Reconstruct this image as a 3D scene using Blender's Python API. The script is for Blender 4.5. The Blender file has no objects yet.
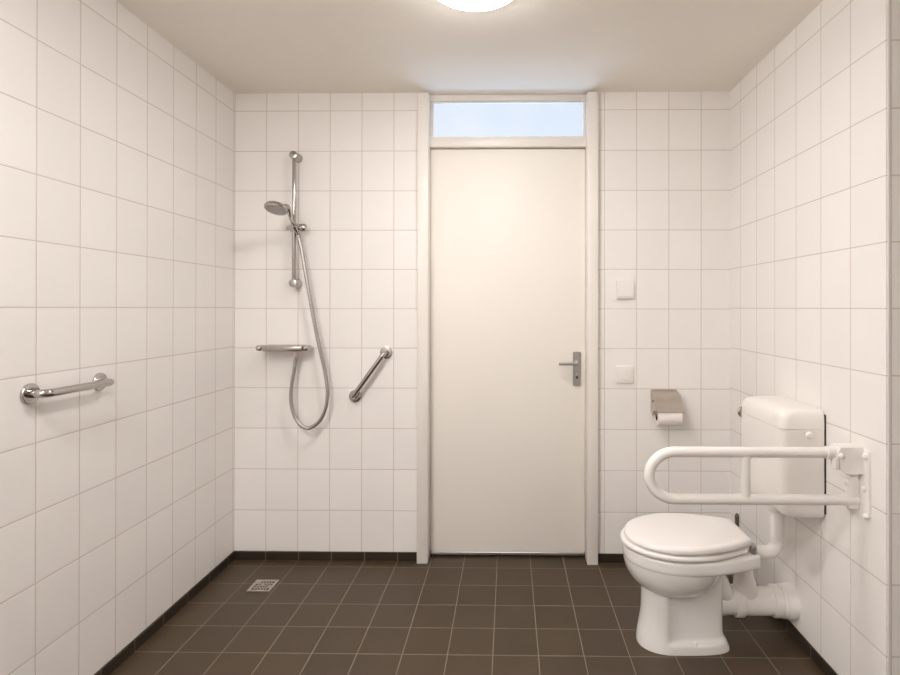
import bpy, bmesh, math
from mathutils import Vector, Matrix

PI = math.pi
SC = bpy.context.scene
COL = SC.collection

XL, XR, H = -1.4437, 1.1512, 2.45      # left wall, right wall, ceiling (metres)
YN = -1.166                            # where the toilet niche wall ends
YF, XF = -3.7, 2.45                    # wall behind the camera, far right wall

# ------------------------------------------------------------------ helpers
def link(name, bm, mats, parent=None, smooth=40, recalc=True):
    if recalc:
        bmesh.ops.recalc_face_normals(bm, faces=bm.faces[:])
    me = bpy.data.meshes.new(name)
    bm.to_mesh(me); bm.free()
    if not isinstance(mats, (list, tuple)):
        mats = [mats]
    for m in mats:
        me.materials.append(m)
    if smooth:
        me.shade_smooth()
        me.set_sharp_from_angle(angle=math.radians(smooth))
    o = bpy.data.objects.new(name, me)
    COL.objects.link(o)
    if parent:
        o.parent = parent
        o.matrix_parent_inverse = Matrix.Translation(-parent.location)
    return o

def tag(o, label, cat, group=None, kind=None):
    o['label'] = label; o['category'] = cat
    if group: o['group'] = group
    if kind: o['kind'] = kind
    return o

def thing(name, label, cat, loc, group=None, kind=None):
    o = bpy.data.objects.new(name, None)
    o.empty_display_size = .05
    o.location = loc
    COL.objects.link(o)
    return tag(o, label, cat, group, kind)

def BM(): return bmesh.new()

def box(bm, a, b, bev=0, seg=2, mi=0):
    a, b = Vector(a), Vector(b)
    lo = Vector([min(a[i], b[i]) for i in range(3)]); hi = Vector([max(a[i], b[i]) for i in range(3)])
    g = bmesh.ops.create_cube(bm, size=1.0)
    vs = g['verts']
    for v in vs:
        v.co = Vector([(lo[i]+hi[i])/2 + v.co[i]*(hi[i]-lo[i]) for i in range(3)])
    if bev:
        es = list({e for v in vs for e in v.link_edges})
        bmesh.ops.bevel(bm, geom=es, offset=bev, segments=seg, profile=.5, affect='EDGES')
    return bm

def frame_of(d):
    d = d.normalized()
    u = Vector((0, 0, 1)) if abs(d.z) < .95 else Vector((1, 0, 0))
    x = d.cross(u).normalized()
    return x, x.cross(d).normalized()

def rings(bm, rr, cap0=True, cap1=True):
    """skin a list of equal-length point rings"""
    vv = [[bm.verts.new(p) for p in r] for r in rr]
    n = len(vv[0])
    for a, b in zip(vv, vv[1:]):
        for i in range(n):
            j = (i+1) % n
            bm.faces.new((a[i], a[j], b[j], b[i]))
    if cap0: bm.faces.new(vv[0])
    if cap1: bm.faces.new(list(reversed(vv[-1])))
    return bm

def lathe(bm, base, axis, prof, n=32, cap0=True, cap1=True):
    """prof: list of (distance along axis, radius)"""
    base, axis = Vector(base), Vector(axis).normalized()
    x, y = frame_of(axis)
    rr = []
    for t, r in prof:
        r = max(r, 1e-5)
        rr.append([base + axis*t + x*(r*math.cos(2*PI*i/n)) + y*(r*math.sin(2*PI*i/n)) for i in range(n)])
    return rings(bm, rr, cap0, cap1)

def cyl(bm, a, b, r, r2=None, n=24, ch=0):
    a, b = Vector(a), Vector(b)
    L = (b-a).length; r2 = r if r2 is None else r2
    pr = [(0, r), (L, r2)]
    if ch: pr = [(0, r-ch), (ch*.3, r-ch*.3), (ch, r), (L-ch, r2), (L-ch*.3, r2-ch*.3), (L, r2-ch)]
    return lathe(bm, a, b-a, pr, n)

def tube(bm, pts, r, n=14, rad=None):
    """round tube along a polyline, parallel-transported"""
    pts = [Vector(p) for p in pts]
    m = len(pts)
    tan = []
    for i in range(m):
        a = pts[max(i-1, 0)]; b = pts[min(i+1, m-1)]
        tan.append((b-a).normalized())
    x, y = frame_of(tan[0])
    rr = []
    for i in range(m):
        t = tan[i]
        x = (x - t*x.dot(t)).normalized(); y = t.cross(x)
        ri = rad(i/(m-1)) if rad else r
        rr.append([pts[i] + x*(ri*math.cos(2*PI*k/n)) + y*(ri*math.sin(2*PI*k/n)) for k in range(n)])
    return rings(bm, rr)

def fillet(pts, r, k=8):
    """polyline with rounded corners"""
    pts = [Vector(p) for p in pts]
    out = [pts[0]]
    for i in range(1, len(pts)-1):
        p, a, b = pts[i], pts[i-1], pts[i+1]
        u = (a-p).normalized(); v = (b-p).normalized()
        ang = u.angle(v); d = r/math.tan(ang/2)
        d = min(d, .499*(a-p).length, .499*(b-p).length); rad = d*math.tan(ang/2)
        c = p + (u+v).normalized()*(rad/math.sin(ang/2))
        s, e = p+u*d-c, p+v*d-c
        for j in range(k+1):
            out.append(c + s.slerp(e, j/k).normalized()*rad)
    out.append(pts[-1])
    return out

def spline(pts, k=10):
    """Catmull-Rom through points"""
    P = [Vector(p) for p in pts]
    P = [P[0]*2-P[1]] + P + [P[-1]*2-P[-2]]
    out = []
    for i in range(1, len(P)-2):
        p0, p1, p2, p3 = P[i-1], P[i], P[i+1], P[i+2]
        for j in range(k):
            t = j/k
            out.append(.5*((2*p1) + (p2-p0)*t + (2*p0-5*p1+4*p2-p3)*t*t + (3*p1-p0-3*p2+p3)*t**3))
    out.append(P[-2])
    return out

def prism(bm, poly, vec):
    """extrude a planar polygon (list of points) by vec"""
    vec = Vector(vec)
    a = [bm.verts.new(Vector(p)) for p in poly]
    b = [bm.verts.new(Vector(p)+vec) for p in poly]
    n = len(a)
    for i in range(n):
        j = (i+1) % n
        bm.faces.new((a[i], a[j], b[j], b[i]))
    bm.faces.new(a); bm.faces.new(list(reversed(b)))
    return bm

def rrect(cx, cy, w, h, r, k=6):
    out = []
    for sx, sy, a0 in ((1, 1, 0), (-1, 1, PI/2), (-1, -1, PI), (1, -1, 1.5*PI)):
        for j in range(k+1):
            a = a0 + PI/2*j/k
            out.append((cx+sx*(w/2-r)+r*math.cos(a), cy+sy*(h/2-r)+r*math.sin(a)))
    return out

def sst(a, b, x):
    t = min(1, max(0, (x-a)/(b-a))); return t*t*(3-2*t)

# ------------------------------------------------------------------ materials
def mat(name, col, rough=.5, metal=0, spec=.5, coat=0, noise=0, nscale=20, bump=0, bscale=200):
    m = bpy.data.materials.new(name); m.use_nodes = True
    nt = m.node_tree; b = nt.nodes['Principled BSDF']
    b.inputs['Base Color'].default_value = (*col, 1)
    b.inputs['Roughness'].default_value = rough
    b.inputs['Metallic'].default_value = metal
    b.inputs['Specular IOR Level'].default_value = spec
    b.inputs['Coat Weight'].default_value = coat
    b.inputs['Coat Roughness'].default_value = .08
    tc = nt.nodes.new('ShaderNodeTexCoord')
    if noise:
        n = nt.nodes.new('ShaderNodeTexNoise'); n.inputs['Scale'].default_value = nscale
        n.inputs['Detail'].default_value = 4
        nt.links.new(tc.outputs['Object'], n.inputs['Vector'])
        mr = nt.nodes.new('ShaderNodeMapRange')
        mr.inputs['To Min'].default_value = 1-noise; mr.inputs['To Max'].default_value = 1+noise
        nt.links.new(n.outputs['Fac'], mr.inputs['Value'])
        mx = nt.nodes.new('ShaderNodeMix'); mx.data_type = 'RGBA'; mx.blend_type = 'MULTIPLY'
        mx.inputs[0].default_value = 1; mx.inputs[6].default_value = (*col, 1)
        nt.links.new(mr.outputs['Result'], mx.inputs[7])
        nt.links.new(mx.outputs[2], b.inputs['Base Color'])
    if bump:
        n = nt.nodes.new('ShaderNodeTexNoise'); n.inputs['Scale'].default_value = bscale
        nt.links.new(tc.outputs['Object'], n.inputs['Vector'])
        bp = nt.nodes.new('ShaderNodeBump'); bp.inputs['Strength'].default_value = bump
        bp.inputs['Distance'].default_value = .002
        nt.links.new(n.outputs['Fac'], bp.inputs['Height'])
        nt.links.new(bp.outputs['Normal'], b.inputs['Normal'])
    return m

def tile_mat(name, ua, va, u0, v0, tw, th, col, gcol, g=.0022, soft=.0016, rough=.4, spec=.5,
             vary=.015, mottle=.02, mscale=6, bump=.35, pillow=.006, wav=0):
    """tiles on the plane spanned by axes ua, va (0 x, 1 y, 2 z) in metres, joints at u0+i*tw, v0+j*th"""
    m = bpy.data.materials.new(name); m.use_nodes = True
    nt = m.node_tree; N = nt.nodes; L = nt.links; b = N['Principled BSDF']
    tc = N.new('ShaderNodeTexCoord'); sp = N.new('ShaderNodeSeparateXYZ')
    L.new(tc.outputs['Object'], sp.inputs[0])
    def mth(op, a, c=None):
        n = N.new('ShaderNodeMath'); n.operation = op
        for i, v in enumerate((a, c)):
            if v is None: continue
            if isinstance(v, (int, float)): n.inputs[i].default_value = v
            else: L.new(v, n.inputs[i])
        return n.outputs[0]
    u = mth('SUBTRACT', sp.outputs[ua], u0); v = mth('SUBTRACT', sp.outputs[va], v0)
    if wav:                                   # tile courses are not all of one height
        cs = mth('COSINE', mth('MULTIPLY', mth('SUBTRACT', sp.outputs[va], .91), 2*PI/2.5))
        v = mth('SUBTRACT', v, mth('MULTIPLY', cs, wav))
    du = mth('PINGPONG', u, tw/2); dv = mth('PINGPONG', v, th/2)
    d = mth('MINIMUM', du, dv)
    def mrange(x, a, c):
        n = N.new('ShaderNodeMapRange'); n.interpolation_type = 'SMOOTHSTEP'
        n.inputs['From Min'].default_value = a; n.inputs['From Max'].default_value = c
        L.new(x, n.inputs['Value']); return n.outputs['Result']
    mask = mrange(d, g/2, g/2+soft)
    iu = mth('FLOOR', mth('DIVIDE', u, tw)); iv = mth('FLOOR', mth('DIVIDE', v, th))
    cb = N.new('ShaderNodeCombineXYZ'); L.new(iu, cb.inputs[0]); L.new(iv, cb.inputs[1])
    wn = N.new('ShaderNodeTexWhiteNoise'); wn.noise_dimensions = '2D'; L.new(cb.outputs[0], wn.inputs['Vector'])
    ns = N.new('ShaderNodeTexNoise'); ns.inputs['Scale'].default_value = mscale; ns.inputs['Detail'].default_value = 5
    L.new(tc.outputs['Object'], ns.inputs['Vector'])
    k = mth('ADD', mth('MULTIPLY', mth('SUBTRACT', wn.outputs['Value'], .5), 2*vary),
            mth('MULTIPLY', mth('SUBTRACT', ns.outputs['Fac'], .5), 2*mottle))
    k = mth('ADD', k, 1.0)
    mul = N.new('ShaderNodeMix'); mul.data_type = 'RGBA'; mul.blend_type = 'MULTIPLY'
    mul.inputs[0].default_value = 1; mul.inputs[6].default_value = (*col, 1); L.new(k, mul.inputs[7])
    mx = N.new('ShaderNodeMix'); mx.data_type = 'RGBA'
    L.new(mask, mx.inputs[0]); mx.inputs[6].default_value = (*gcol, 1); L.new(mul.outputs[2], mx.inputs[7])
    L.new(mx.outputs[2], b.inputs['Base Color'])
    rr = N.new('ShaderNodeMapRange'); rr.inputs['To Min'].default_value = .85; rr.inputs['To Max'].default_value = rough
    L.new(mask, rr.inputs['Value']); L.new(rr.outputs['Result'], b.inputs['Roughness'])
    b.inputs['Specular IOR Level'].default_value = spec
    hgt = mrange(d, g/2, g/2+pillow)
    bp = N.new('ShaderNodeBump'); bp.inputs['Strength'].default_value = bump; bp.inputs['Distance'].default_value = .0012
    L.new(hgt, bp.inputs['Height']); L.new(bp.outputs['Normal'], b.inputs['Normal'])
    return m

WT = (.86, .835, .81); WG = (.60, .54, .48)
TZ0, TZH = 2.3655, .2106
wt = dict(col=WT, gcol=WG, rough=.45, spec=.35, g=.0019, soft=.0015)
M_left = tile_mat('white_tile_left', 1, 2, -.184, TZ0+.002, .1692, TZH, wav=.015, **wt)
M_right = tile_mat('white_tile_right', 1, 2, -.127, TZ0+.002, .1734, TZH, wav=.015, **wt)
M_backL = tile_mat('white_tile_back_left', 0, 2, -1.275, TZ0, .168, TZH, wav=.010, **wt)
M_backR = tile_mat('white_tile_back_right', 0, 2, .499, TZ0, .1672, TZH, wav=.010, **wt)
M_rec = tile_mat('white_tile_recess', 0, 2, 1.166, TZ0+.002, .17, TZH, wav=.015, **wt)
FT = .1733
FC = (.061, .0395, .0210); FG = (.27, .22, .165)
M_floor = tile_mat('dark_floor_tile', 0, 1, -.232, -.0753, FT, FT, FC, FG, g=.0015, soft=.0013, rough=.42, spec=.5, vary=.08, mottle=.14, mscale=9, bump=.3, pillow=.004)
SKC = (.034, .0245, .0165)
M_skx = tile_mat('dark_skirting_x', 0, 2, -.232, -5, FT, 20, SKC, (.17, .14, .11), g=.002, soft=.0015, rough=.5, spec=.3, vary=.06, mottle=.1)
M_sky = tile_mat('dark_skirting_y', 1, 2, -.0753, -5, FT, 20, SKC, (.17, .14, .11), g=.002, soft=.0015, rough=.5, spec=.3, vary=.06, mottle=.1)
M_ceil = mat('ceiling_paint', (.88, .835, .77), .9, spec=.2, noise=.02, nscale=3, bump=.15, bscale=60)
M_door = mat('cream_door_paint', (.85, .81, .755), .44, spec=.22, noise=.01, nscale=5)
M_frame = mat('white_frame_paint', (.82, .78, .735), .4, spec=.5)
M_chrome = mat('chrome', (.50, .475, .45), .14, 1)
M_satin = mat('satin_chrome', (.50, .465, .43), .26, 1)
M_steel = mat('brushed_steel', (.58, .525, .47), .33, 1, noise=.06, nscale=90)
M_alu = mat('satin_aluminium', (.52, .50, .48), .4, 1)
M_hose = mat('metal_hose', (.45, .43, .41), .3, 1)
M_cer = mat('white_ceramic', (.84, .83, .815), .16, spec=.5, coat=.4)
M_seat = mat('white_seat_plastic', (.86, .835, .81), .28, spec=.5)
M_pla = mat('white_plastic', (.85, .825, .79), .34, spec=.5)
M_coat = mat('white_powder_coat', (.86, .835, .805), .3, spec=.5)
M_pvc = mat('white_pvc', (.82, .80, .77), .38, spec=.45)
M_blk = mat('shade_black', (.025, .022, .02), .6)  # black standing in for shade in the cistern gap, drain and keyhole
M_dark = mat('dark_bristle_plastic', (.10, .085, .07), .4)
M_pap = mat('tissue_paper', (.86, .82, .78), .95, spec=.1, bump=.3, bscale=300)
M_card = mat('cardboard_core', (.12, .09, .07), .9)
M_face = mat('spray_face_plastic', (.42, .40, .37), .3, .5)
M_trim = mat('tile_edge_trim', (.78, .75, .72), .35)

def emit_mat(name, col, st, base=(.9, .9, .9)):
    m = mat(name, base, .3)
    b = m.node_tree.nodes['Principled BSDF']
    b.inputs['Emission Color'].default_value = (*col, 1); b.inputs['Emission Strength'].default_value = st
    return m
M_lamp = emit_mat('glowing_opal_glass', (1, .965, .945), 18.5)
M_fill = emit_mat('added_fill_glow', (1, .965, .945), 28.0)  # glow of the fill lamps added behind the camera
# frosted pane lit by daylight from the other side
M_pane = emit_mat('frosted_daylight_glass', (.70, .86, 1.0), .33, (.10, .11, .12))
M_pane.node_tree.nodes['Principled BSDF'].inputs['Roughness'].default_value = .35
def _pane():
    nt = M_pane.node_tree; N = nt.nodes; L = nt.links; b = N['Principled BSDF']
    b.inputs['Specular IOR Level'].default_value = .15
    tc = N.new('ShaderNodeTexCoord'); n = N.new('ShaderNodeTexNoise'); n.inputs['Scale'].default_value = 2.2
    L.new(tc.outputs['Object'], n.inputs['Vector'])
    r = N.new('ShaderNodeValToRGB')
    r.color_ramp.elements[0].color = (.76, .85, 1, 1); r.color_ramp.elements[1].color = (.88, .93, 1, 1)
    r.color_ramp.elements[0].position = .3; r.color_ramp.elements[1].position = .7
    L.new(n.outputs['Fac'], r.inputs[0]); L.new(r.outputs[0], b.inputs['Emission Color'])
    tr = N.new('ShaderNodeBsdfTransparent'); tr.inputs[0].default_value = (.9, .95, 1, 1)
    mx = N.new('ShaderNodeMixShader'); mx.inputs[0].default_value = .35
    L.new(b.outputs[0], mx.inputs[1]); L.new(tr.outputs[0], mx.inputs[2])
    L.new(mx.outputs[0], N['Material Output'].inputs['Surface'])
_pane()

# ------------------------------------------------------------------ room shell
def struct(name, bm, mats, label, cat, smooth=0):
    o = link(name, bm, mats, smooth=smooth)
    return tag(o, label, cat, kind='structure')

def wall(name, boxes, mx, my, label):
    bm = BM()
    for a, b in boxes: box(bm, a, b)
    bm.normal_update()
    bmesh.ops.recalc_face_normals(bm, faces=bm.faces[:])
    for f in bm.faces:
        f.material_index = 0 if abs(f.normal.x) > .9 else 1
    return struct(name, bm, [mx, my], label, 'wall')

OX0, OX1, OZ = -.474, .461, 2.445       # opening for the door frame
struct('floor', box(BM(), (XL-.1, YF-.1, -.1), (XF+.1, 1.2, 0)), M_floor, 'dark brown tiled floor with pale grout lines', 'floor')
struct('ceiling', box(BM(), (XL-.1, YF-.1, H), (XF+.1, .11, H+.1)), M_ceil, 'plain beige painted ceiling', 'ceiling')
wall('wall_left', [((XL-.1, YF, 0), (XL, .1, H))], M_left, M_backL, 'white tiled wall on the left with the horizontal grab bar')
bm = BM()
box(bm, (XL, 0, 0), (OX0, .1, H))
for f in bm.faces: f.material_index = 0
n0 = len(bm.faces)
box(bm, (OX1, 0, 0), (XR, .1, H))
bm.faces.ensure_lookup_table()
for f in bm.faces[n0:]: f.material_index = 1
struct('wall_back', bm, [M_backL, M_backR], 'white tiled back wall on both sides of the cream door', 'wall')
wall('wall_right', [((XR, YN+.1, 0), (XR+.1, .1, H))], M_right, M_backR, 'white tiled wall on the right behind the toilet')
wall('wall_recess', [((XR, YN, 0), (XF, YN+.1, H))], M_right, M_rec, 'shaded white tiled return wall at the right edge of the photo')
wall('wall_front', [((XL, YF-.1, 0), (XF, YF, H))], M_left, M_backL, 'white tiled wall facing the door')
wall('wall_far_right', [((XF, YF, 0), (XF+.1, YN+.1, H))], M_right, M_backR, 'white tiled wall far beyond the toilet recess')

SK, ST = .044, .009
def skirt(name, a, b, m, label): struct(name, box(BM(), a, b, .0015, 1), m, label, 'skirting')
skirt('baseboard_left', (XL, YF, 0), (XL+ST, 0, SK), M_sky, 'dark tile skirting along the left wall')
bm = BM(); box(bm, (XL+ST, -ST, 0), (OX0-.001, 0, SK), .0015, 1)
struct('baseboard_back_left', bm, M_skx, 'dark tile skirting on the back wall left of the door', 'skirting')
bm = BM(); box(bm, (OX1+.003, -ST, 0), (XR-ST, 0, SK), .0015, 1)
struct('baseboard_back_right', bm, M_skx, 'dark tile skirting on the back wall right of the door', 'skirting')
skirt('baseboard_right', (XR-ST, YN, 0), (XR, 0, SK), M_sky, 'dark tile skirting along the right wall behind the toilet')
skirt('baseboard_recess', (XR+.014, YN-ST, 0), (XF, YN, SK), M_skx, 'dark tile skirting under the shaded return wall')
skirt('baseboard_front', (XL+ST, YF, 0), (XF, YF+ST, SK), M_skx, 'dark tile skirting facing the door')
bm = BM(); box(bm, (XR+.0035, YN-.004, 0), (XR+.0125, YN, H), .001, 1)
struct('trim_2', bm, M_trim, 'pale vertical edge strip on the outer tile corner at right', 'trim')

# door frame
JY, JB = -.038, .10
bm = BM()
for (x0, x1, xi) in ((OX0, -.417, -.408), (OX1, .406, .404)):
    box(bm, (x0, JY, 0), (x1, JB, 2.438), .003, 2)
    box(bm, (x1, .083, 0), (xi, JB, 2.438), .001, 1)          # rebate stop behind the leaf
box(bm, (-.4168, .022, 2.4165), (.4058, .058, 2.4405), .002, 1)
box(bm, (-.4168, .018, 2.171), (.4058, JB, 2.2265), .004, 2)
box(bm, (-.4168, .083, 2.140), (.4058, JB, 2.172), .001, 1)       # head rebate added behind the leaf to block leaking light
struct('trim_1', bm, M_frame, 'white painted door frame with a transom bar', 'door frame', smooth=30)
bm = BM(); box(bm, (OX0, .030, 2.4406), (OX1, .1, H))
struct('trim_3', bm, M_frame, 'narrow painted strip between door frame and ceiling', 'trim')

# transom window
w = thing('window_1', 'narrow frosted transom window glowing blue above the door', 'window', (-.006, .05, 2.2265), kind='structure')
link('window_pane', box(BM(), (-.404, .050, 2.230), (.396, .056, 2.413)), M_pane, w, smooth=0)
bm = BM()
box(bm, (-.4165, .034, 2.2268), (-.4000, .0498, 2.4163), .002, 1)
box(bm, (.3930, .034, 2.2268), (.4055, .0498, 2.4163), .002, 1)
box(bm, (-.4000, .034, 2.4095), (.3930, .0498, 2.4163), .002, 1)
box(bm, (-.4000, .040, 2.2268), (.3930, .062, 2.2325), .002, 1)
link('window_frame', bm, M_frame, w, smooth=30)

# door leaf
DY = .044
d = thing('door_1', 'tall cream flush door with a lever handle, below the frosted transom', 'door', (0, DY, 0), kind='structure')
link('door_leaf', box(BM(), (-.4162, DY, .0275), (.4052, DY+.036, 2.1665), .004, 3), M_door, d, smooth=30)
bm = BM(); box(bm, (-.408, DY-.002, .0115), (.400, DY+.034, .0272), .002, 1)
link('drop_seal', bm, M_alu, d, smooth=30)
# handle on a long plate
px = .3612
poly = [(px+x, DY, z) for x, z in rrect(0, 1.0005, .0425, .181, .007)]
link('handle_plate', prism(BM(), poly, (0, -.007, 0)), M_alu, d, smooth=50)
bm = BM()
cyl(bm, (px+.001, DY-.006, 1.0315), (px+.001, DY-.014, 1.0315), .0135, n=24, ch=.002)
tube(bm, fillet([(px+.001, DY-.010, 1.0315), (px+.001, DY-.052, 1.0315), (.2615, DY-.056, 1.031)], .014), .0078, 14)
link('lever', bm, M_alu, d, smooth=50)
bm = BM()
cyl(bm, (px, DY-.005, .9655), (px, DY-.011, .9655), .0085, n=20, ch=.001)
box(bm, (px-.0042, DY-.0105, .9475), (px+.0042, DY-.005, .9635), .002, 2)
lk = link('lock_cylinder', bm, M_chrome, d, smooth=50)
link('keyhole', box(BM(), (px-.0045, DY-.0115, .952), (px+.0045, DY-.0108, .9625), 0), M_blk, lk, smooth=0)  # flat black plate for the shade inside the hole

# ------------------------------------------------------------------ ceiling lamp and two added fill lamps
def lamp(label, LX, LY, m):
    t = thing('ceiling_lamp', label, 'lamp', (LX, LY, H))
    link('lamp_base', lathe(BM(), (LX, LY, H), (0, 0, -1), [(0, .163), (.004, .167), (.021, .168), (.0235, .166), (.0235, .161)], 64), M_frame, t)
    pr = [(.0236, .160)]
    for i in range(1, 13):
        a = i/12*PI/2
        pr.append((.0236+.030*math.sin(a), .160*math.cos(a)**.8 if i < 12 else .0))
    link('glass_shade', lathe(BM(), (LX, LY, H), (0, 0, -1), pr, 64), m, t)
lamp('round white glowing ceiling lamp, cut by the top edge of the photo', -.120, -.994, M_lamp)
lamp('added fill lamp behind the camera, nearest the front wall', -1.0, -3.3, M_fill)  # this lamp and the next are added, unseen, to lift the fill light
lamp('added fill lamp behind the camera, near the left wall', -1.0, -2.35, M_fill)

# ------------------------------------------------------------------ shower set on the back wall
BX, BY = -1.106, -.058
t = thing('shower_rail', 'chrome vertical shower riser rail with sliding holder on the back wall', 'shower rail', (-1.108, 0, 1.449))
link('rail_bar', cyl(BM(), (BX, BY, 1.44), (BX, BY, 2.118), .0105, n=20, ch=.002), M_chrome, t)
for z in (2.107, 1.449):
    bm = BM()
    lathe(bm, (BX-.001, 0, z), (0, -1, 0), [(0, .0235), (.006, .0245), (.012, .0225), (.018, .0215), (.068, .0210), (.073, .0190), (.075, .012)], 32)
    link('wall_bracket', bm, M_chrome, t)
sl = BM()
cyl(sl, (BX, BY, 1.712), (BX, BY, 1.756), .0185, n=24, ch=.003)
cyl(sl, (BX-.036, BY-.002, 1.732), (BX+.03, BY-.002, 1.735), .0135, n=20, ch=.003)
sl = link('slider', sl, M_chrome, t)
bm = BM(); lathe(bm, (BX+.026, BY-.002, 1.7345), (1, 0, 0), [(0, .013), (.003, .0185), (.030, .020), (.036, .018), (.038, .010)], 28)
link('slider_knob', bm, M_chrome, sl)
bm = BM(); lathe(bm, (-1.0935, -.0995, 1.741), (Vector((.012, .042, -.042))), [(0, .0125), (.002, .0165), (.034, .0145), (.036, .0105)], 24)
cyl(bm, (BX, BY-.012, 1.728), (-1.091, -.086, 1.727), .011, n=18)
link('shower_holder', bm, M_chrome, sl)

t = thing('hand_shower', 'chrome hand shower head with round spray face hung on the riser rail', 'shower head', (-1.128, -.21, 1.80))
hc = Vector((-1.130, -.218, 1.806)); hn = Vector((-.07, -.37, -.925)).normalized()
bm = BM(); lathe(bm, hc - hn*.020, hn, [(0, .022), (.003, .036), (.009, .048), (.018, .0545), (.026, .0555), (.029, .0535)], 40)
ax = (hc - hn*.008)
tube(bm, spline([ax+Vector((.030, .018, .004)), ax+Vector((.044, .034, .0)), (-1.088, -.155, 1.782), (-1.0925, -.112, 1.753), (-1.084, -.066, 1.704), (-1.0825, -.062, 1.688)], 8), .011, 16,
     rad=lambda s: .0145-.0045*sst(0, .35, s) + .001*sst(.7, 1, s))
hb = link('shower_body', bm, M_chrome, t)
bm = BM(); lathe(bm, hc + hn*.0085, hn, [(0, .0500), (.002, .0495), (.003, .046)], 40)
link('spray_face', bm, M_face, t)
bm = BM()
x, y = frame_of(hn)
for ring_r, cnt in ((.012, 6), (.024, 12), (.036, 18)):
    for k in range(cnt):
        a = 2*PI*k/cnt
        p = hc + hn*.0112 + x*(ring_r*math.cos(a)) + y*(ring_r*math.sin(a))
        cyl(bm, p, p+hn*.0016, .0014, n=6)
link('spray_nozzles', bm, M_dark, t)

t = thing('shower_mixer', 'flat chrome thermostatic shower mixer shelf under the riser rail', 'mixer tap', (-1.148, 0, 1.118))
def slab(x0, x1, y0, y1, z0, z1, r):
    bm = BM(); cy_, cz = (y0+y1)/2, (z0+z1)/2
    pr = rrect(cy_, cz, abs(y1-y0), z1-z0, r, 5)
    R = []
    for xx, s in ((x0, .80), (x0+.004, .94), (x0+.010, 1), (x1-.010, 1), (x1-.004, .94), (x1, .80)):
        R.append([(xx, cy_+(p-cy_)*s, cz+(q_-cz)*s) for p, q_ in pr])
    return rings(bm, R)
link('mixer_body', slab(-1.256, -1.0455, -.024, -.107, 1.100, 1.131, .011), M_satin, t, smooth=35)
for x0, x1 in ((-1.285, -1.2565), (-1.045, -1.021)):
    link('mixer_knob', slab(x0, x1, -.028, -.105, 1.101, 1.130, .013), M_satin, t, smooth=35)
for xx in (-1.222, -1.072):
    bm = BM()
    lathe(bm, (xx, 0, 1.114), (0, -1, 0), [(0, .014), (.006, .014), (.008, .012), (.030, .012)], 24)
    link('wall_union', bm, M_chrome, t)
bm = BM(); lathe(bm, (-1.096, -.058, 1.106), (0, 0, -1), [(0, .010), (.008, .0115), (.009, .0155), (.036, .0155), (.039, .0115), (.050, .0095)], 20)
link('hose_outlet', bm, M_steel, t)

hp = [(-1.0825, -.062, 1.690), (-1.068, -.060, 1.630), (-1.050, -.060, 1.53), (-1.030, -.062, 1.42), (-1.009, -.062, 1.305),
      (-.990, -.062, 1.205), (-.968, -.062, 1.105), (-.945, -.062, 1.005), (-.932, -.064, .925), (-.929, -.066, .87), (-.938, -.068, .805), (-.968, -.070, .742),
      (-1.020, -.070, .706), (-1.064, -.068, .720), (-1.098, -.066, .768), (-1.117, -.064, .842), (-1.115, -.061, .925), (-1.104, -.059, .995), (-1.096, -.058, 1.061)]
path = spline(hp, 22)
m_ = len(path)
o = link('shower_hose', tube(BM(), path, .0075, 12, rad=lambda s: .0094 + .0006*math.sin(s*m_*.5*PI)), M_hose, smooth=70)
tag(o, 'grey metal shower hose hanging in a long loop below the hand shower', 'hose')

def flange(bm, base, axis, r):
    lathe(bm, base, axis, [(0, r), (.0055, r), (.0075, r*.965), (.0082, r*.90), (.0084, r*.5)], 36)

t = thing('grab_bar', 'short chrome grab bar mounted diagonally on the back wall beside the door', 'grab bar', (-.72, 0, .975))
A, B = Vector((-.641, 0, 1.088)), Vector((-.804, 0, .860))
dr = (A-B).normalized(); off = Vector((0, -.058, 0))
bm = BM(); tube(bm, fillet([A+Vector((0, -.008, 0)), A+off, B+off, B+Vector((0, -.008, 0))], .022, 8), .0125, 18)
link('bar_tube', bm, M_chrome, t, smooth=60)
for P in (A, B):
    bm = BM(); flange(bm, P, (0, -1, 0), .0325); link('wall_flange', bm, M_chrome, t)

t = thing('grab_bar', 'horizontal chrome grab bar with round flanges on the left wall', 'grab bar', (XL, -1.08, 1.06))
A, B = Vector((XL, -1.223, 1.062)), Vector((XL, -.944, 1.0605)); off = Vector((.050, 0, 0))
bm = BM(); tube(bm, fillet([A+Vector((.008, 0, 0)), A+off, B+off, B+Vector((.008, 0, 0))], .024, 10), .0126, 18)
link('bar_tube', bm, M_chrome, t, smooth=60)
for P in (A, B):
    bm = BM(); flange(bm, P, (1, 0, 0), .0315); link('wall_flange', bm, M_chrome, t)

# ------------------------------------------------------------------ floor drain
t = thing('floor_drain', 'small square steel drain grate in the dark shower floor', 'drain', (-1.164, -.274, 0))
x0, x1, y0, y1 = -1.219, -1.109, -.328, -.220
bm = BM(); fw = .014
for a, b in (((x0, y0, 0), (x1, y0+fw, .004)), ((x0, y1-fw, 0), (x1, y1, .004)), ((x0, y0+fw, 0), (x0+fw, y1-fw, .004)), ((x1-fw, y0+fw, 0), (x1, y1-fw, .004))):
    box(bm, a, b)
link('drain_frame', bm, M_steel, t, smooth=0)
bm = BM()
ix0, ix1, iy0, iy1 = x0+fw, x1-fw, y0+fw, y1-fw
nx_, ny_ = 6, 4
for i in range(1, nx_):
    xx = ix0+(ix1-ix0)*i/nx_; box(bm, (xx-.0022, iy0, .001), (xx+.0022, iy1, .0035))
for j in range(1, ny_):
    yy = iy0+(iy1-iy0)*j/ny_; box(bm, (ix0, yy-.0035, .001), (ix1, yy+.0035, .0036))
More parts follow.
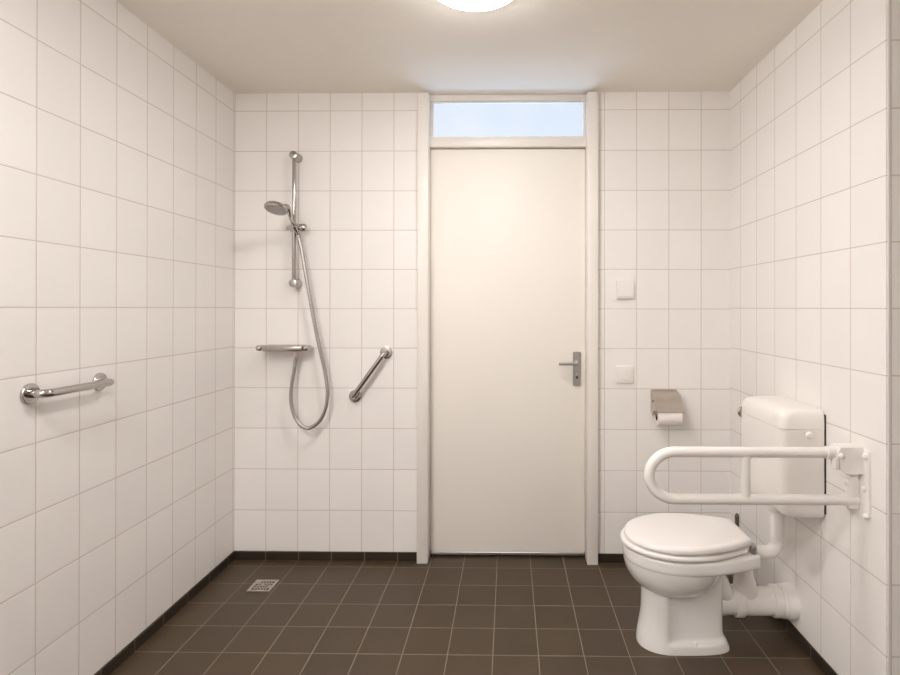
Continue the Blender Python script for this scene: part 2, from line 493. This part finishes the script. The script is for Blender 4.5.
for i, j in ((0, 3), (2, 2), (5, 1)):        # closed cells of the pattern
    ax_, ay_ = ix0+(ix1-ix0)*i/nx_, iy0+(iy1-iy0)*j/ny_
    box(bm, (ax_, ay_, .001), (ax_+(ix1-ix0)/nx_, ay_+(iy1-iy0)/ny_, .0034))
link('drain_grate', bm, M_steel, t, smooth=0)
link('drain_shade', box(BM(), (ix0, iy0, .0002), (ix1, iy1, .001)), M_blk, t, smooth=0)  # black sheet painted in for the shade below the grate

# ------------------------------------------------------------------ switches
def switch(label, x0, x1, z0, z1, dep, inset, rk):
    t = thing('light_switch', label, 'switch', ((x0+x1)/2, 0, (z0+z1)/2), 'wall switches beside the door')
    bm = BM(); box(bm, (x0, -dep, z0), (x1, 0, z1), .0025, 3); link('switch_frame', bm, M_pla, t, smooth=35)
    bm = BM()
    vs = [(x0+inset, -dep-.0005, z1-inset), (x1-inset, -dep-.0005, z1-inset), (x1-inset, -dep-.0005-rk, z0+inset+.003), (x0+inset, -dep-.0005-rk, z0+inset+.003),
          ]
    a = [bm.verts.new(v) for v in vs]; b = [bm.verts.new((v[0], -dep+.003, v[2])) for v in vs]
    for i in range(4): bm.faces.new((a[i], a[(i+1) % 4], b[(i+1) % 4], b[i]))
    bm.faces.new(a); bm.faces.new(list(reversed(b)))
    bmesh.ops.bevel(bm, geom=bm.edges[:], offset=.0012, segments=2, affect='EDGES')
    link('rocker', bm, M_pla, t, smooth=35)
switch('upper of the two white wall switches right of the door, with a large rocker', .560, .650, 1.371, 1.468, .016, .008, .004)
switch('lower of the two white wall switches right of the door, level with the door handle', .560, .645, .935, 1.022, .013, .0145, .0035)

# ------------------------------------------------------------------ toilet paper holder and roll
hx0, hx1 = .741, .874
t = thing('toilet_paper_holder', 'brushed steel hooded toilet paper holder on the back wall', 'paper holder', (.81, 0, .84))
pts = spline([(0, 0, .893), (0, -.022, .889), (0, -.062, .873), (0, -.096, .844), (0, -.111, .812), (0, -.115, .802)], 6)
prof = [(p.y, p.z) for p in pts]
th = .0022
loop = prof + [(y_+th*.6, z_-th) for y_, z_ in reversed(prof)]
bm = BM(); prism(bm, [(hx0, y_, z_) for y_, z_ in loop], (hx1-hx0, 0, 0))
cyl(bm, (hx0, -.1145, .8022), (hx1+.003, -.1145, .8022), .0032, n=10)
link('hood', bm, M_steel, t, smooth=35)
bm = BM(); box(bm, (hx0, -.0025, .79), (hx1, 0, .899), .001, 1); link('back_plate', bm, M_steel, t, smooth=0)
bm = BM()
poly = [(0, .893)] + prof[2:-6] + [(-.099, .806), (-.056, .797), (-.040, .772), (-.014, .775), (0, .798)]
prism(bm, [(hx0-.002, y_, z_) for y_, z_ in poly], (.002, 0, 0))
link('side_plate', bm, M_steel, t, smooth=0)
bm = BM(); cyl(bm, (hx0-.0050, -.052, .848), (hx0-.001, -.052, .848), .0068, n=16, ch=.001); link('screw', bm, M_dark, t)
bm = BM(); cyl(bm, (hx0-.001, -.074, .7805), (hx1-.004, -.074, .7805), .0085, n=16); link('roll_rod', bm, M_steel, t)

RX0, RX1, RC = .750, .8685, Vector((0, -.074, .7715))
t = thing('toilet_paper_roll', 'white toilet paper roll in the steel holder', 'toilet paper', (.809, -.074, .7715))
bm = BM()
ro, ri, n = .046, .0195, 40
def rg(x, r): return [(x, RC.y+r*math.cos(2*PI*i/n), RC.z+r*math.sin(2*PI*i/n)) for i in range(n)]
rr = [rg(RX0, ri), rg(RX0, ro-.002), rg(RX0+.002, ro), rg(RX1-.002, ro), rg(RX1, ro-.002), rg(RX1, ri), rg(RX0, ri)]
rings(bm, rr, False, False)
bmesh.ops.remove_doubles(bm, verts=bm.verts[:], dist=1e-6)
link('paper', bm, M_pap, t)
bm = BM()
rings(bm, [rg(RX0-.0004, ri-.002), rg(RX0-.0004, ri), rg(RX1+.0004, ri), rg(RX1+.0004, ri-.002), rg(RX0-.0004, ri-.002)], False, False)
bmesh.ops.remove_doubles(bm, verts=bm.verts[:], dist=1e-6)
link('core', bm, M_card, t)

# ------------------------------------------------------------------ toilet
CY = -.664
SY, PC = -.614, .133                    # axis of the soil pipe
T = thing('toilet', 'white floor standing toilet with closed lid, facing left by the right wall', 'toilet', (.69, CY, 0))

def dshape(xf, xm, xb, hw, hb, n=26, cyo=CY, corner=.02):
    """closed outline: round front (low x), widest at xm, narrower straight back with rounded corners"""
    side = []
    for i in range(n+1):
        a = i/n*PI/2
        side.append((xm-(xm-xf)*math.cos(a), hw*math.sin(a)**.96 if i else 0.0))
    m_ = 16
    for i in range(1, m_+1):
        s = i/m_
        side.append((xm+(xb-corner-xm)*s, hw-(hw-hb)*s*s))
    for i in range(1, 7):
        a = i/6*PI/2
        side.append((xb-corner+corner*math.sin(a), hb-corner+corner*math.cos(a)))
    pts = [(x_, cyo+y_) for x_, y_ in side]
    pts += [(x_, cyo-y_) for x_, y_ in reversed(side[1:])]
    return pts

def scaled(o, s, z):
    cx_ = .68
    return [(cx_+(x_-cx_)*s, CY+(y_-CY)*s, z) for x_, y_ in o]
def inset(o, d_, z):
    out = []; n = len(o)
    for i in range(n):
        a, b = Vector(o[i-1]), Vector(o[(i+1) % n]); tn = (b-a).normalized()
        p = Vector(o[i]); nn = Vector((tn.y, -tn.x))
        c = Vector((.68, CY))
        if nn.dot(c-p) < 0: nn = -nn
        p = p+nn*d_
        out.append((p.x, p.y, z))
    return out

# rim slab
O_ = dshape(.459, .665, .962, .176, .105)
bm = BM()
rings(bm, [inset(O_, .016, .330), inset(O_, .006, .334), inset(O_, .001, .340), inset(O_, 0, .350), inset(O_, 0, .374), inset(O_, .002, .381), inset(O_, .008, .386), scaled(O_, .85, .3865)])
# bowl: half ellipsoid below the slab
R = []
nb = 48
for i in range(13):
    a = i/12*PI/2
    z = .345-.143*math.sin(a); k = max(math.cos(a)**.75, .02)
    R.append([(.655+(-.195 if math.cos(2*PI*j/nb) < 0 else .192)*abs(math.cos(2*PI*j/nb))*k, CY+.172*math.sin(2*PI*j/nb)*k, z) for j in range(nb)])
rings(bm, R)
# pedestal with round front, recessed flank and foot flange
R = []
npd = 72
for z in (.0, .004, .012, .024, .030, .033, .036, .039, .042, .046, .052, .065, .09, .13, .17, .21, .25, .30):
    fl = 1-sst(.030, .044, z)                     # foot flange
    xf = .531-.019*(1-sst(0, .15, z)); xb = .842+.022*(1-sst(0, .06, z))
    hwf = .087+.010*(1-sst(0, .10, z)); ring_ = []
    for j in range(npd):
        a = 2*PI*j/npd; c, s = math.cos(a), math.sin(a)
        e = .62 if c > 0 else 1.0
        ux = (abs(c)**e)*(1 if c > 0 else -1)
        xm = .63
        x_ = xm+(xb-xm)*ux if c > 0 else xm+(xm-xf)*ux
        rec = (.022*sst(.60, .655, x_))*(1-fl)
        y_ = (hwf-rec)*(abs(s)**(.45 if c > 0 else .9))*(1 if s > 0 else -1)
        ring_.append((x_, CY+y_, z))
    R.append(ring_)
rings(bm, R)
# rear web under the slab and outlet spigot
cyl(bm, (.79, CY+.012, PC+.014), (.935, SY, PC), .053, .0485, n=32)
tube(bm, spline([(.775, CY, .32), (.815, CY+.004, .265), (.850, CY+.014, .200), (.880, SY-.006, .150)], 6), .04, 28, rad=lambda q_: .048-.010*q_)
pan = link('pan', bm, M_cer, T, smooth=50)
for s in (-1, 1):
    bm = BM(); yb = CY+s*.084
    lathe(bm, (.712, yb, .030), (0, 0, 1), [(0, .0095), (.008, .0095), (.013, .007), (.015, .002)], 16)
    link('floor_bolt', bm, M_pla, T)

O_ = dshape(.4495, .665, .911, .184, .114, corner=.03)
bm = BM()
rings(bm, [inset(O_, .012, .3905), inset(O_, .003, .3925), inset(O_, 0, .398), inset(O_, 0, .405), inset(O_, .002, .4090), inset(O_, .008, .4108), scaled(O_, .8, .411)])
link('toilet_seat', bm, M_seat, T, smooth=55)
O_ = dshape(.464, .665, .925, .180, .103, corner=.012)
bm = BM()
R = [inset(O_, .008, .4145), inset(O_, .002, .4155), inset(O_, 0, .4190), inset(O_, .0005, .4255), inset(O_, .004, .4315), inset(O_, .012, .4350), scaled(O_, .85, .4370), scaled(O_, .5, .4395), scaled(O_, .1, .4405)]
R = [[(x_, y_, z_+(.012 if k_ < 3 else .033)*(x_-.46)) for x_, y_, z_ in r_] for k_, r_ in enumerate(R)]       # the lid rests slightly raised at its hinge
rings(bm, R)
link('toilet_lid', bm, M_seat, T, smooth=55)
for s in (-1, 1):
    bm = BM(); yb = CY+s*.088
    box(bm, (.922, yb-.013, .3862), (.944, yb+.013, .424), .005, 3)
    cyl(bm, (.933, yb-.022, .414), (.933, yb+.022, .414), .006, n=16, ch=.001)
    link('hinge', bm, M_alu, T)

# cistern on the wall
CYS0, CYS1 = -.855, -.500
t = thing('cistern', 'white plastic cistern with rounded lid on the right wall above the toilet', 'cistern', (XR, -.686, .56))
def rbox_loft(levels):
    """rounded front corners (low x), nearly square corners against the wall"""
    bm = BM(); R = []
    for z, x0, x1, y0, y1, r in levels:
        o = []
        for cx_, cy_, rr_, a0 in ((x1-.004, y1-.004, .004, 0), (x0+r, y1-r, r, PI/2), (x0+r, y0+r, r, PI), (x1-.004, y0+.004, .004, 1.5*PI)):
            for j in range(9):
                a = a0+PI/2*j/8
                o.append((cx_+rr_*math.cos(a), cy_+rr_*math.sin(a), z))
        R.append(o)
    return rings(bm, R)
xr_ = XR-.006
link('tank', rbox_loft([(.560, 1.045, xr_, CYS0+.020, CYS1-.03, .02), (.5605, 1.022, xr_, CYS0+.008, CYS1-.016, .025), (.566, 1.003, xr_, CYS0+.003, CYS1-.006, .03), (.582, .993, xr_, CYS0+.001, CYS1-.001, .03),
     (.62, .990, xr_, CYS0, CYS1, .03), (.882, .987, xr_, CYS0, CYS1, .03)]), M_pla, t, smooth=60)
link('tank_lid', rbox_loft([(.8835, .9865, xr_, CYS0-.001, CYS1+.001, .031), (.915, .988, xr_, CYS0, CYS1, .032), (.932, .992, xr_, CYS0+.002, CYS1-.003, .034), (.943, 1.000, xr_, CYS0+.006, CYS1-.010, .036),
     (.950, 1.012, xr_, CYS0+.014, CYS1-.020, .036), (.9535, 1.028, xr_, CYS0+.026, CYS1-.034, .036), (.9545, 1.05, xr_-.001, CYS0+.05, CYS1-.06, .03)]), M_pla, t, smooth=60)
link('gap_shade_strip', box(BM(), (xr_, CYS0+.002, .575), (XR, CYS1-.01, .935)), M_blk, t, smooth=0)  # dark strip put in for the shade of the gap behind the tank
bm = BM(); lathe(bm, (1.086, CYS0+.002, .864), (0, -1, 0), [(0, .008), (.006, .0085), (.007, .0125), (.015, .0125), (.018, .010), (.019, .004)], 20); link('inlet_cap', bm, M_pla, t)
bm = BM()
lathe(bm, (1.014, CYS1-.003, .874), (0, 1, 0), [(0, .010), (.018, .010), (.019, .020), (.022, .0245), (.030, .0245), (.034, .021), (.035, .008)], 28)
link('flush_lever', bm, M_chrome, t)

# flush pipe
o = thing('flush_pipe', 'white bent flush pipe from the cistern down to the toilet', 'pipe', (1.066, CY, .35))
bm = BM(); tube(bm, fillet([(1.066, CY, .535), (1.066, CY, .352), (.955, CY, .352)], .045, 10), .0265, 24)
link('bent_pipe', bm, M_pvc, o, smooth=60)
bm = BM(); lathe(bm, (1.066, CY, .5595), (0, 0, -1), [(0, .040), (.030, .040), (.034, .036), (.042, .034), (.044, .027)], 28)
link('pipe_nut', bm, M_pvc, o)
bm = BM(); lathe(bm, (.9635, CY, .352), (1, 0, 0), [(0, .031), (.010, .031), (.012, .028)], 24)
link('rubber_cuff', bm, M_pvc, o)

# soil pipe
o = thing('soil_pipe', 'thick white drain pipe with collars from the toilet into the right wall', 'pipe', (1.03, SY, PC))
bm = BM()
lathe(bm, (.932, SY, PC), (1, 0, 0), [(0, .052), (.03, .0535), (.12, .0535), (.146, .0535)], 40)
link('pipe_body', bm, M_pvc, o)
bm = BM(); lathe(bm, (.914, SY, PC), (1, 0, 0), [(0, .0485), (.0, .058), (.003, .061), (.030, .061), (.034, .058), (.036, .053)], 40)
link('pipe_collar', bm, M_pvc, o)
bm = BM(); lathe(bm, (1.066, SY, PC), (1, 0, 0), [(0, .0535), (.001, .059), (.006, .062), (.022, .062), (.024, .0585), (.034, .0595), (.035, .0635), (.044, .064), (.046, .061)], 40)
link('pipe_collar', bm, M_pvc, o)
bm = BM(); lathe(bm, (1.113, SY, PC), (1, 0, 0), [(0, .061), (.004, .065), (.020, .0665), (.028, .068), (XR-1.113, .068)], 40)
link('wall_rosette', bm, M_pvc, o)
bm = BM()
R = []
for s, x_, y_, z, rx, ry in ((0, .932, CY+.006, .3305, .032, .034), (.3, .936, CY+.010, .295, .033, .035), (.6, .946, CY+.022, .245, .038, .039), (.85, .958, SY-.010, .200, .046, .043), (1, .966, SY, .160, .050, .046)):
    R.append([(x_+rx*math.cos(2*PI*j/28), y_+ry*math.sin(2*PI*j/28), z) for j in range(28)])
rings(bm, R)
link('pipe_branch', bm, M_pvc, o, smooth=60)

# toilet brush in the corner
o = thing('toilet_brush', 'dark toilet brush handle sticking up behind the toilet', 'toilet brush', (1.049, -.33, 0))
bm = BM(); lathe(bm, (1.049, -.33, 0), (0, 0, 1), [(0, .036), (.004, .038), (.09, .036), (.10, .034), (.10, .030), (.02, .030)], 28); link('brush_holder', bm, M_dark, o)
bm = BM(); lathe(bm, (1.049, -.33, .02), (0, 0, 1), [(0, .020), (.02, .026), (.07, .026), (.085, .012), (.095, .0065), (.26, .007), (.30, .0095), (.345, .0100), (.356, .008), (.361, .003)], 18); link('brush', bm, M_dark, o)

# ------------------------------------------------------------------ folding support rail
RY = -1.045
o = thing('support_rail', 'white fold-down support rail with a rounded end beside the toilet', 'grab rail', (XR, RY, .64))
zt, zb, rt = .850, .6955, .0172
xe = .446+rt; rad_ = (zt-zb)/2; cxb = xe+rad_+.006
pth = [(1.10, RY, zt), (.80, RY, zt), (cxb, RY, zt)]
for i in range(1, 20):
    a = PI/2+PI*i/20
    pth.append((cxb+(cxb-xe)*math.cos(a), RY, (zt+zb)/2+rad_*math.sin(a)))
pth += [(cxb, RY, zb), (.80, RY, zb), (1.137, RY, zb), (1.141, RY, zb)]
link('rail_tube', tube(BM(), pth, rt, 24), M_coat, o, smooth=60)
bm = BM(); tube(bm, [(.778, RY, zt), (.7765, RY, zb)], .0148, 18); link('spacer_tube', bm, M_coat, o)
bm = BM(); lathe(bm, (1.038, RY, zt), (1, 0, 0), [(0, .0172), (.001, .0205), (.045, .0205)], 24); link('end_sleeve', bm, M_coat, o)
pl = rrect(RY, .760, .108, .216, .012, 5)
bm = BM(); prism(bm, [(XR, y_, z_) for y_, z_ in pl], (-.009, 0, 0)); link('mounting_plate', bm, M_coat, o, smooth=35)
bm = BM()
side = [(1.059, .854), (1.062, .860), (1.068, .8625), (1.1425, .8625), (1.1425, .787), (1.090, .787), (1.072, .803), (1.068, .838), (1.059, .838)]
for y0 in (RY-.029, RY+.024): prism(bm, [(x_, y0, z_) for x_, z_ in side], (0, .005, 0))
prism(bm, [(x_, RY-.029, z_) for x_, z_ in ((1.064, .862), (1.072, .8735), (1.1425, .8735), (1.1425, .862))], (0, .058, 0))
br = link('hinge_bracket', bm, M_coat, o, smooth=0)
bm = BM(); lathe(bm, (1.070, RY-.028, .8465), (0, -1, 0), [(0, .0095), (.005, .0095), (.009, .007), (.011, .002)], 18); link('pivot_bolt', bm, M_coat, br)
bm = BM(); box(bm, (1.0545, RY-.028, .800), (1.0665, RY-.006, .8375), .002, 2); link('latch', bm, M_coat, br, smooth=35)
bm = BM(); box(bm, (1.107, RY-.013, .668), (1.1425, RY+.013, .800), .006, 3); link('post', bm, M_coat, o, smooth=35)
bm = BM(); lathe(bm, (1.110, RY, .754), (-1, 0, 0), [(0, .010), (.008, .010), (.011, .007), (.012, .002)], 18); link('post_bolt', bm, M_coat, o)
for y_, z_ in ((RY-.042, .8495), (RY+.042, .8495), (RY-.042, .6575), (RY+.042, .6575), (RY-.036, .744)):
    bm = BM(); lathe(bm, (1.1435, y_, z_), (-1, 0, 0), [(0, .0085), (.008, .0085), (.011, .0065), (.013, .002)], 18); link('plate_bolt', bm, M_coat, o)

# daylight on the far side of the door, rising through the transom onto the ceiling
la = bpy.data.lights.new('hall_daylight', 'AREA'); la.shape = 'RECTANGLE'; la.size = .78; la.size_y = .25
la.color = (.55, .75, 1.0); la.energy = 21.0
lo = bpy.data.objects.new('hall_daylight', la); COL.objects.link(lo)
lo.location = (-.006, .85, 1.96)
lo.rotation_euler = Vector((0, -.94, .34)).to_track_quat('-Z', 'Y').to_euler()

# ------------------------------------------------------------------ world, camera, view
w = bpy.data.worlds.new('World'); SC.world = w; w.use_nodes = True
w.node_tree.nodes['Background'].inputs[0].default_value = (.6, .75, 1, 1)
w.node_tree.nodes['Background'].inputs[1].default_value = .02

cam = bpy.data.cameras.new('Camera'); co = bpy.data.objects.new('Camera', cam); COL.objects.link(co)
FPX, CXP, CYP = 542.97, 501.19, 306.66
cam.sensor_width = 36; cam.sensor_fit = 'HORIZONTAL'
cam.lens = 36*FPX/900
cam.shift_x = (450-CXP)/900
cam.shift_y = (CYP-337.5)/900
cam.clip_start = .02
Rm = ((0.9999035807671576, -0.013839800352816024, -0.0011353832878961924), (0.013837195730954118, 0.9999016831483467, -0.0022706940363286907), (0.0011666976127110258, 0.0022547645769674146, 0.999996777421499))
right = Vector([r[0] for r in Rm]); fwd = Vector([r[1] for r in Rm]); up = Vector([r[2] for r in Rm])
mw = Matrix((right, up, -fwd)).transposed().to_4x4(); mw.translation = Vector((0, -2.83873, 1.32248))
co.matrix_world = mw
SC.camera = co

vs = SC.view_settings
vs.view_transform = 'Standard'; vs.look = 'None'; vs.gamma = 1; vs.use_curve_mapping = False
vs.exposure = 1.60
SC.cycles.max_bounces = 12; SC.cycles.diffuse_bounces = 8; SC.cycles.glossy_bounces = 5
SC.cycles.use_denoising = True
SC.cycles.sample_clamp_indirect = 10
